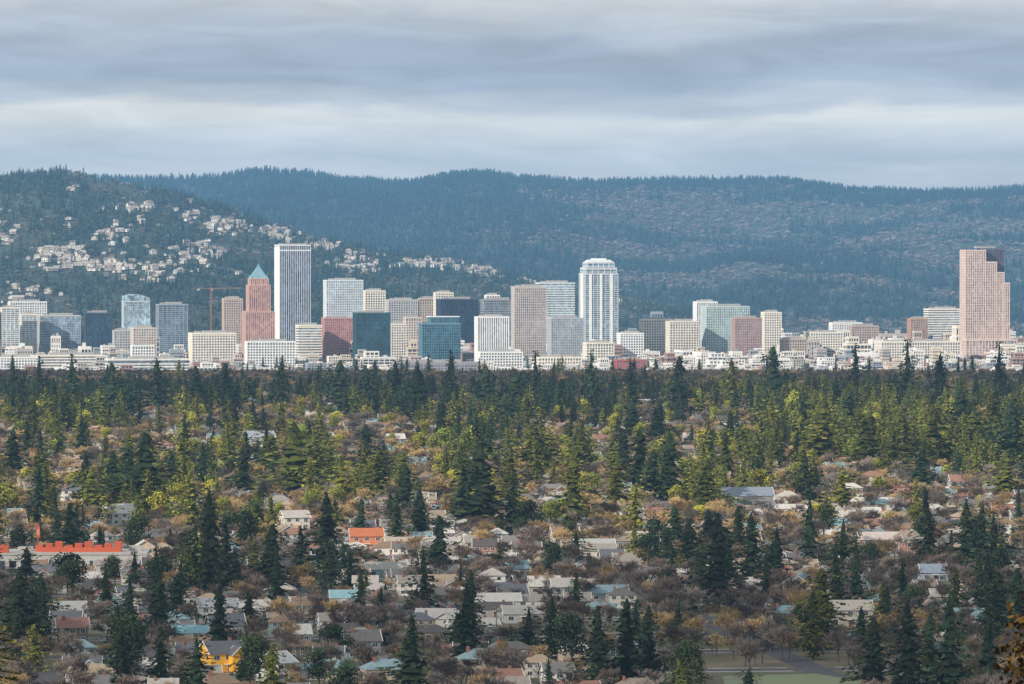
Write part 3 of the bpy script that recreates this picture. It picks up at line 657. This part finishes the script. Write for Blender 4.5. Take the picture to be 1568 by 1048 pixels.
# ---------------- hills
def interp(px,tab):
    if px<=tab[0][0]: return tab[0][1]
    for (a,b2) in zip(tab,tab[1:]):
        if px<=b2[0]: return lerp(a[1],b2[1],sstep((px-a[0])/(b2[0]-a[0])))
    return tab[-1][1]
r1=[(-400,255),(0,264),(60,258),(110,252),(155,268),(250,284),(330,308),(420,334),(500,362),(600,380),(700,390),(800,415),(900,436),(1000,458),(1150,500),(1300,540)]
r2=[(-300,262),(0,270),(100,266),(200,268),(320,266),(400,254),(460,258),(540,270),(630,274),(680,262),(740,259),(800,266),(900,273),(1050,270),(1200,270),(1240,277),(1320,286),(1420,289),(1500,286),(1568,282),(1900,270)]
class Hill:
    def __init__(s,x0,x1,dx,y0,y1,dy,foot,ridge,tab,off,amp,sc,sd):
        s.X=np.arange(x0,x1+dx,dx);s.Y=np.arange(y0,y1+dy,dy);s.dx=dx;s.dy=dy
        Z=np.zeros((len(s.Y),len(s.X)))
        for j,y in enumerate(s.Y):
            for i,x in enumerate(s.X):
                top=ZC-(interp(CX+x/ridge*F,tab)+off-HY)/F*ridge
                base=-62
                t=(y-foot)/(ridge-foot)
                if t<=1: p=max(0,min(1,t)); p=.45*p+.55*sstep(p)
                else: p=1-.9*sstep((t-1)/.5)
                z=base+max(0,top-base)*p
                w=math.sin(math.pi*max(0,min(1,t)))
                n=noise.fractal((x*sc,y*sc*.6,sd),1.0,2.0,5)
                n2=1-abs(noise.noise((x*sc*1.6+.5*n,y*sc*.35,sd+5)))*2
                Z[j,i]=z+w*amp*(n*.8+n2*.7)
        s.Z=Z
    def z(s,x,y):
        fx=(x-s.X[0])/s.dx; fy=(y-s.Y[0])/s.dy; i=int(fx);j=int(fy)
        if i<0 or j<0 or i>=len(s.X)-1 or j>=len(s.Y)-1: return -62
        a=fx-i;b2=fy-j;Z=s.Z
        return (Z[j,i]*(1-a)+Z[j,i+1]*a)*(1-b2)+(Z[j+1,i]*(1-a)+Z[j+1,i+1]*a)*b2
    def obj(s,name,mat):
        mb=MB(); nx=len(s.X); mb.v=[(float(x),float(y),float(s.Z[j,i])) for j,y in enumerate(s.Y) for i,x in enumerate(s.X)]
        for j in range(len(s.Y)-1):
            for i in range(nx-1): mb.f.append((j*nx+i,j*nx+i+1,(j+1)*nx+i+1,(j+1)*nx+i)); mb.m.append(0); mb.a.append(.5)
        o=mb.obj(name,[mat]); o.data.polygons.foreach_set('use_smooth',[True]*len(mb.f)); return o
H1=Hill(-2200,2000,40,8600,11000,40,8700,10200,r1,12,30,.0016,3.3)
H2=Hill(-2600,3000,50,9900,14200,50,10000,12800,r2,11,60,.0011,8.8)
hm=wallmat((.05,.075,.06),.95,.4,.01)
H1.obj('residential_hill',hm); H2.obj('forested_ridge_hill',hm)
clusters=[(100,400,40,12,66),(165,412,25,6,36),(80,390,16,5,16),(205,320,30,4,26),(115,293,6,4,4),(290,330,12,5,14),(340,345,24,12,44),(410,330,10,8,20),(430,360,34,12,60),(500,376,22,7,34),(325,310,10,3,8),(560,412,34,8,26),(655,385,22,5,30),(650,405,20,6,34),(700,402,30,8,80),(755,415,26,7,60),(820,425,22,7,28),(105,350,8,3,6),(10,368,10,8,12),(50,452,36,10,24),(300,385,36,12,34),(960,455,20,6,12),(235,425,30,8,14),(540,395,46,14,34),(170,360,30,8,14),(250,360,200,40,36),(270,410,60,10,26),(460,345,30,6,26)]
hP=[];hR=[];hS=[];hI=[];hocc=set()
for (a,b2,sx,sy,n) in clusters:
    for k in range(n):
        px=tr.gauss(a,sx*.7);py=tr.gauss(b2,sy*.7)
        for y in range(8720,10300,15):
            x=wx(px,y); zr=zpy(py,y)
            if H1.z(x,y)>=zr-1:
                s=tr.uniform(.5,1.2); hP.append((x,y,H1.z(x,y)+.5));hR.append(tr.choice([0,0,.5,-.5,1.57]));hS.append((s,s,s*1.25));hI.append(tr.randrange(8))
                if tr.random()<.8: 
                    for v in (0,-1,-2): hocc.add((int(x//14),int(y//14)+v))
                break
HH=coll('hill_house_variants')
HW=randmat('hill_house_wall',[(.88,.84,.76),(.66,.56,.44),(.88,.86,.81),(.46,.40,.34),(.84,.75,.62),(.64,.60,.55)],1); HRf=randmat('hill_house_roof',[(.38,.33,.28),(.18,.15,.13),(.52,.46,.40)],3.1)
for i in range(8):
    me=house_me[i].copy(); me.materials[0]=HW; me.materials[1]=HRf; o=bpy.data.objects.new('hh%02d'%i,me); HH.objects.link(o)
scatter('hillside_houses',HH,hP,hR,hS,hI)
tP=[];tR=[];tS=[];tI=[]
for k in range(24000):
    y=tr.uniform(8700,10450); x=tr.uniform(-.135,.09)*y
    z=H1.z(x,y)
    if z<-50 or (int(x//14),int(y//14)) in hocc: continue
    nA=noise.noise((x*.006,y*.004,4.4))+.5*noise.noise((x*.02,y*.012,7.4))
    if nA>.25 and tr.random()<.5: continue
    q=tr.random()+nA*.6
    if q<.50: kk=tr.randrange(3)
    elif q<.78: kk=3+tr.randrange(2)
    else: kk=5+tr.randrange(3)
    s=tr.uniform(.5,1.0); tP.append((x,y,z-.5));tR.append(tr.uniform(0,6.28));tS.append((s*1.1,s*1.1,s));tI.append(kk)
for k in range(36000):
    y=tr.uniform(10050,13000); x=tr.uniform(-.13,.13)*y
    px=CX+x/y*F
    z=H2.z(x,y)
    if z<-50: continue
    if px<600 and y<11300: continue
    nA=noise.noise((x*.0028,y*.0045,14.4))+.6*noise.noise((x*.009,y*.009,2.4))
    t=(y-10050)/2750
    br=sstep((px-700)/250)*(1-sstep((t-.8)/.15))
    dec= tr.random()< br*max(0,min(.95,.42+nA*2.8))
    kk=5+tr.randrange(3) if dec else tr.randrange(3)
    s=tr.uniform(.6,1.1); tP.append((x,y,z-.5));tR.append(tr.uniform(0,6.28));tS.append((s*1.35,s*1.35,s*.92));tI.append(kk)
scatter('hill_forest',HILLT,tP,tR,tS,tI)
print('hill trees',len(tP),'hill houses',len(hP))
# ---------------- light
sd=Vector((-.64,-.62,0)).normalized(); EL=math.radians(26)
sv=Vector((sd.x*math.cos(EL),sd.y*math.cos(EL),math.sin(EL)))
sun=bpy.data.lights.new('sun','SUN'); sun.energy=5.0; sun.angle=math.radians(.6); sun.color=(1,.925,.81)
so=bpy.data.objects.new('sun',sun); so.rotation_euler=(-sv).to_track_quat('-Z','Y').to_euler(); so.location=(0,0,500); COL.objects.link(so)
w=bpy.data.worlds.new('World'); scene.world=w; w.use_nodes=True; N=w.node_tree.nodes;L=w.node_tree.links; N.clear()
out=N.new('ShaderNodeOutputWorld'); sky=N.new('ShaderNodeTexSky'); sky.sky_type='NISHITA'; sky.sun_disc=False; sky.sun_elevation=EL; sky.sun_rotation=math.atan2(sv.x,sv.y)
b1=N.new('ShaderNodeBackground'); b1.inputs['Strength'].default_value=.1; L.new(sky.outputs[0],b1.inputs[0])
tc=N.new('ShaderNodeTexCoord'); sp=N.new('ShaderNodeSeparateXYZ'); L.new(tc.outputs['Generated'],sp.inputs[0])
def wnoise(sc,detail,dist,seed):
    mp=N.new('ShaderNodeMapping'); mp.inputs['Scale'].default_value=sc; mp.inputs['Location'].default_value=(seed,seed*.7,seed*1.3); L.new(tc.outputs['Generated'],mp.inputs['Vector'])
    n=N.new('ShaderNodeTexNoise'); n.inputs['Scale'].default_value=1; n.inputs['Detail'].default_value=detail; n.inputs['Distortion'].default_value=dist; L.new(mp.outputs[0],n.inputs['Vector']); return n.outputs['Fac']
def math_(op,a,b2):
    m=N.new('ShaderNodeMath'); m.operation=op
    for i,x in enumerate((a,b2)):
        if isinstance(x,(int,float)): m.inputs[i].default_value=x
        else: L.new(x,m.inputs[i])
    return m.outputs[0]
nz=wnoise((16,16,100),5,.6,3.1); nz2=wnoise((26,26,150),6,.8,7.7)
el=math_('DIVIDE',sp.outputs['Z'],.06)
el=math_('ADD',el,math_('MULTIPLY',math_('SUBTRACT',nz,.5),.26))
cr=N.new('ShaderNodeValToRGB'); L.new(el,cr.inputs[0]); cr.color_ramp.interpolation='EASE'
pts=[(0,(.70,.70,.70)),(.2,(.78,.77,.76)),(.27,(.72,.73,.74)),(.33,(.78,.79,.80)),(.40,(.86,.86,.85)),(.46,(.54,.60,.69)),(.53,(.38,.47,.61)),(.62,(.38,.45,.58)),(.70,(.50,.55,.64)),(.80,(.66,.68,.72)),(1,(.54,.57,.62))]
e=cr.color_ramp.elements
while len(e)<len(pts): e.new(.5)
for i,(p,c) in enumerate(pts): e[i].position=p
for i,(p,c) in enumerate(pts): e[i].color=rgba(c)
k=math_('ADD',math_('MULTIPLY',nz2,.8),.62)
vs=N.new('ShaderNodeVectorMath'); vs.operation='SCALE'; L.new(cr.outputs[0],vs.inputs[0]); L.new(k,vs.inputs['Scale'])
b2_=N.new('ShaderNodeBackground'); L.new(vs.outputs[0],b2_.inputs[0]); b2_.inputs['Strength'].default_value=1.0
mx=N.new('ShaderNodeMixShader'); mx.inputs[0].default_value=.9; L.new(b1.outputs[0],mx.inputs[1]); L.new(b2_.outputs[0],mx.inputs[2]); L.new(mx.outputs[0],out.inputs[0])
# unseen sheet added overhead; its opacity bands shade chosen strips of ground
CH=1200; shift=(CH/sv.z)*sv.y
m,nt,b=newmat('cloud_shade_mat'); N2=nt.nodes;L2=nt.links; N2.remove(b); o=N2['Material Output']
g=N2.new('ShaderNodeNewGeometry'); s=N2.new('ShaderNodeSeparateXYZ'); L2.new(g.outputs['Position'],s.inputs[0])
n=N2.new('ShaderNodeTexNoise'); n.inputs['Scale'].default_value=.0022; n.inputs['Detail'].default_value=2; L2.new(g.outputs['Position'],n.inputs['Vector'])
def m2(op,a,b2):
    q=N2.new('ShaderNodeMath'); q.operation=op
    for i,x in enumerate((a,b2)):
        if isinstance(x,(int,float)): q.inputs[i].default_value=x
        else: L2.new(x,q.inputs[i])
    return q.outputs[0]
gy=m2('SUBTRACT',s.outputs['Y'],shift); gy=m2('ADD',gy,m2('MULTIPLY',m2('SUBTRACT',n.outputs['Fac'],.5),700)); gy=m2('DIVIDE',gy,14000)
c2=N2.new('ShaderNodeValToRGB'); L2.new(gy,c2.inputs[0]); e=c2.color_ramp.elements
bands=[(0,.55),(1800,.55),(2150,.05),(2400,-.1),(3550,-.1),(4000,.45),(5300,.5),(5800,-.4),(8900,-.4),(9400,-.2),(10300,0),(13500,.1)]  # shade strength by ground distance
while len(e)<len(bands): e.new(.5)
for i,(p,v) in enumerate(bands): e[i].position=p/14000
for i,(p,v) in enumerate(bands): e[i].color=((v+.5)*.5,)*3+(1,)
rv=m2('SUBTRACT',m2('MULTIPLY',c2.outputs[0],2.0),.5)
al=m2('ADD',rv,m2('MULTIPLY',m2('SUBTRACT',n.outputs['Fac'],.5),1.4))
al=m2('MINIMUM',m2('MAXIMUM',al,0),.9)
tp=N2.new('ShaderNodeBsdfTransparent'); df=N2.new('ShaderNodeBsdfTranslucent'); df.inputs[0].default_value=(.85,.87,.9,1)
ms=N2.new('ShaderNodeMixShader'); L2.new(al,ms.inputs[0]); L2.new(tp.outputs[0],ms.inputs[1]); L2.new(df.outputs[0],ms.inputs[2]); L2.new(ms.outputs[0],o.inputs[0])
mb=MB(); mb.face([(-7000,-3500,CH),(5000,-3500,CH),(5000,12500,CH),(-7000,12500,CH)]); mb.obj('cloud_shade_sheet',[m])
# haze boxes: airlight put in as volume emission, not scattered sunlight
def haze(name,SG,col,cx,cy,z0,sx,sy,sz):
    m=bpy.data.materials.new(name); m.use_nodes=True; nt=m.node_tree; nt.nodes.clear()
    o=nt.nodes.new('ShaderNodeOutputMaterial'); ab=nt.nodes.new('ShaderNodeVolumeAbsorption'); em=nt.nodes.new('ShaderNodeEmission'); ad=nt.nodes.new('ShaderNodeAddShader')
    ab.inputs['Color'].default_value=(0,0,0,1); ab.inputs['Density'].default_value=SG
    em.inputs['Color'].default_value=rgba(col); em.inputs['Strength'].default_value=SG
    nt.links.new(ab.outputs[0],ad.inputs[0]); nt.links.new(em.outputs[0],ad.inputs[1]); nt.links.new(ad.outputs[0],o.inputs['Volume'])
    mb=MB(); mb.box(cx,cy,z0,sx,sy,sz); mb.obj(name,[m])
haze('atmospheric_haze_glow',2.4e-5,(.26,.46,.68),0,6750,-300,16000,15500,760)
haze('mountain_haze_glow',8e-5,(.16,.40,.68),0,11200,-200,15000,5200,560)  # second glowing box, added to pale and blue the hills
# ---------------- camera
cam=bpy.data.cameras.new('camera'); cam.lens=F/1568*36; cam.sensor_width=36; cam.clip_start=1; cam.clip_end=90000
co=bpy.data.objects.new('camera',cam); co.location=(0,0,ZC); co.rotation_euler=(math.pi/2-math.atan((524-HY)/F),0,0); COL.objects.link(co)
scene.camera=co
scene.view_settings.view_transform='Standard'; scene.view_settings.look='None'; scene.view_settings.exposure=0
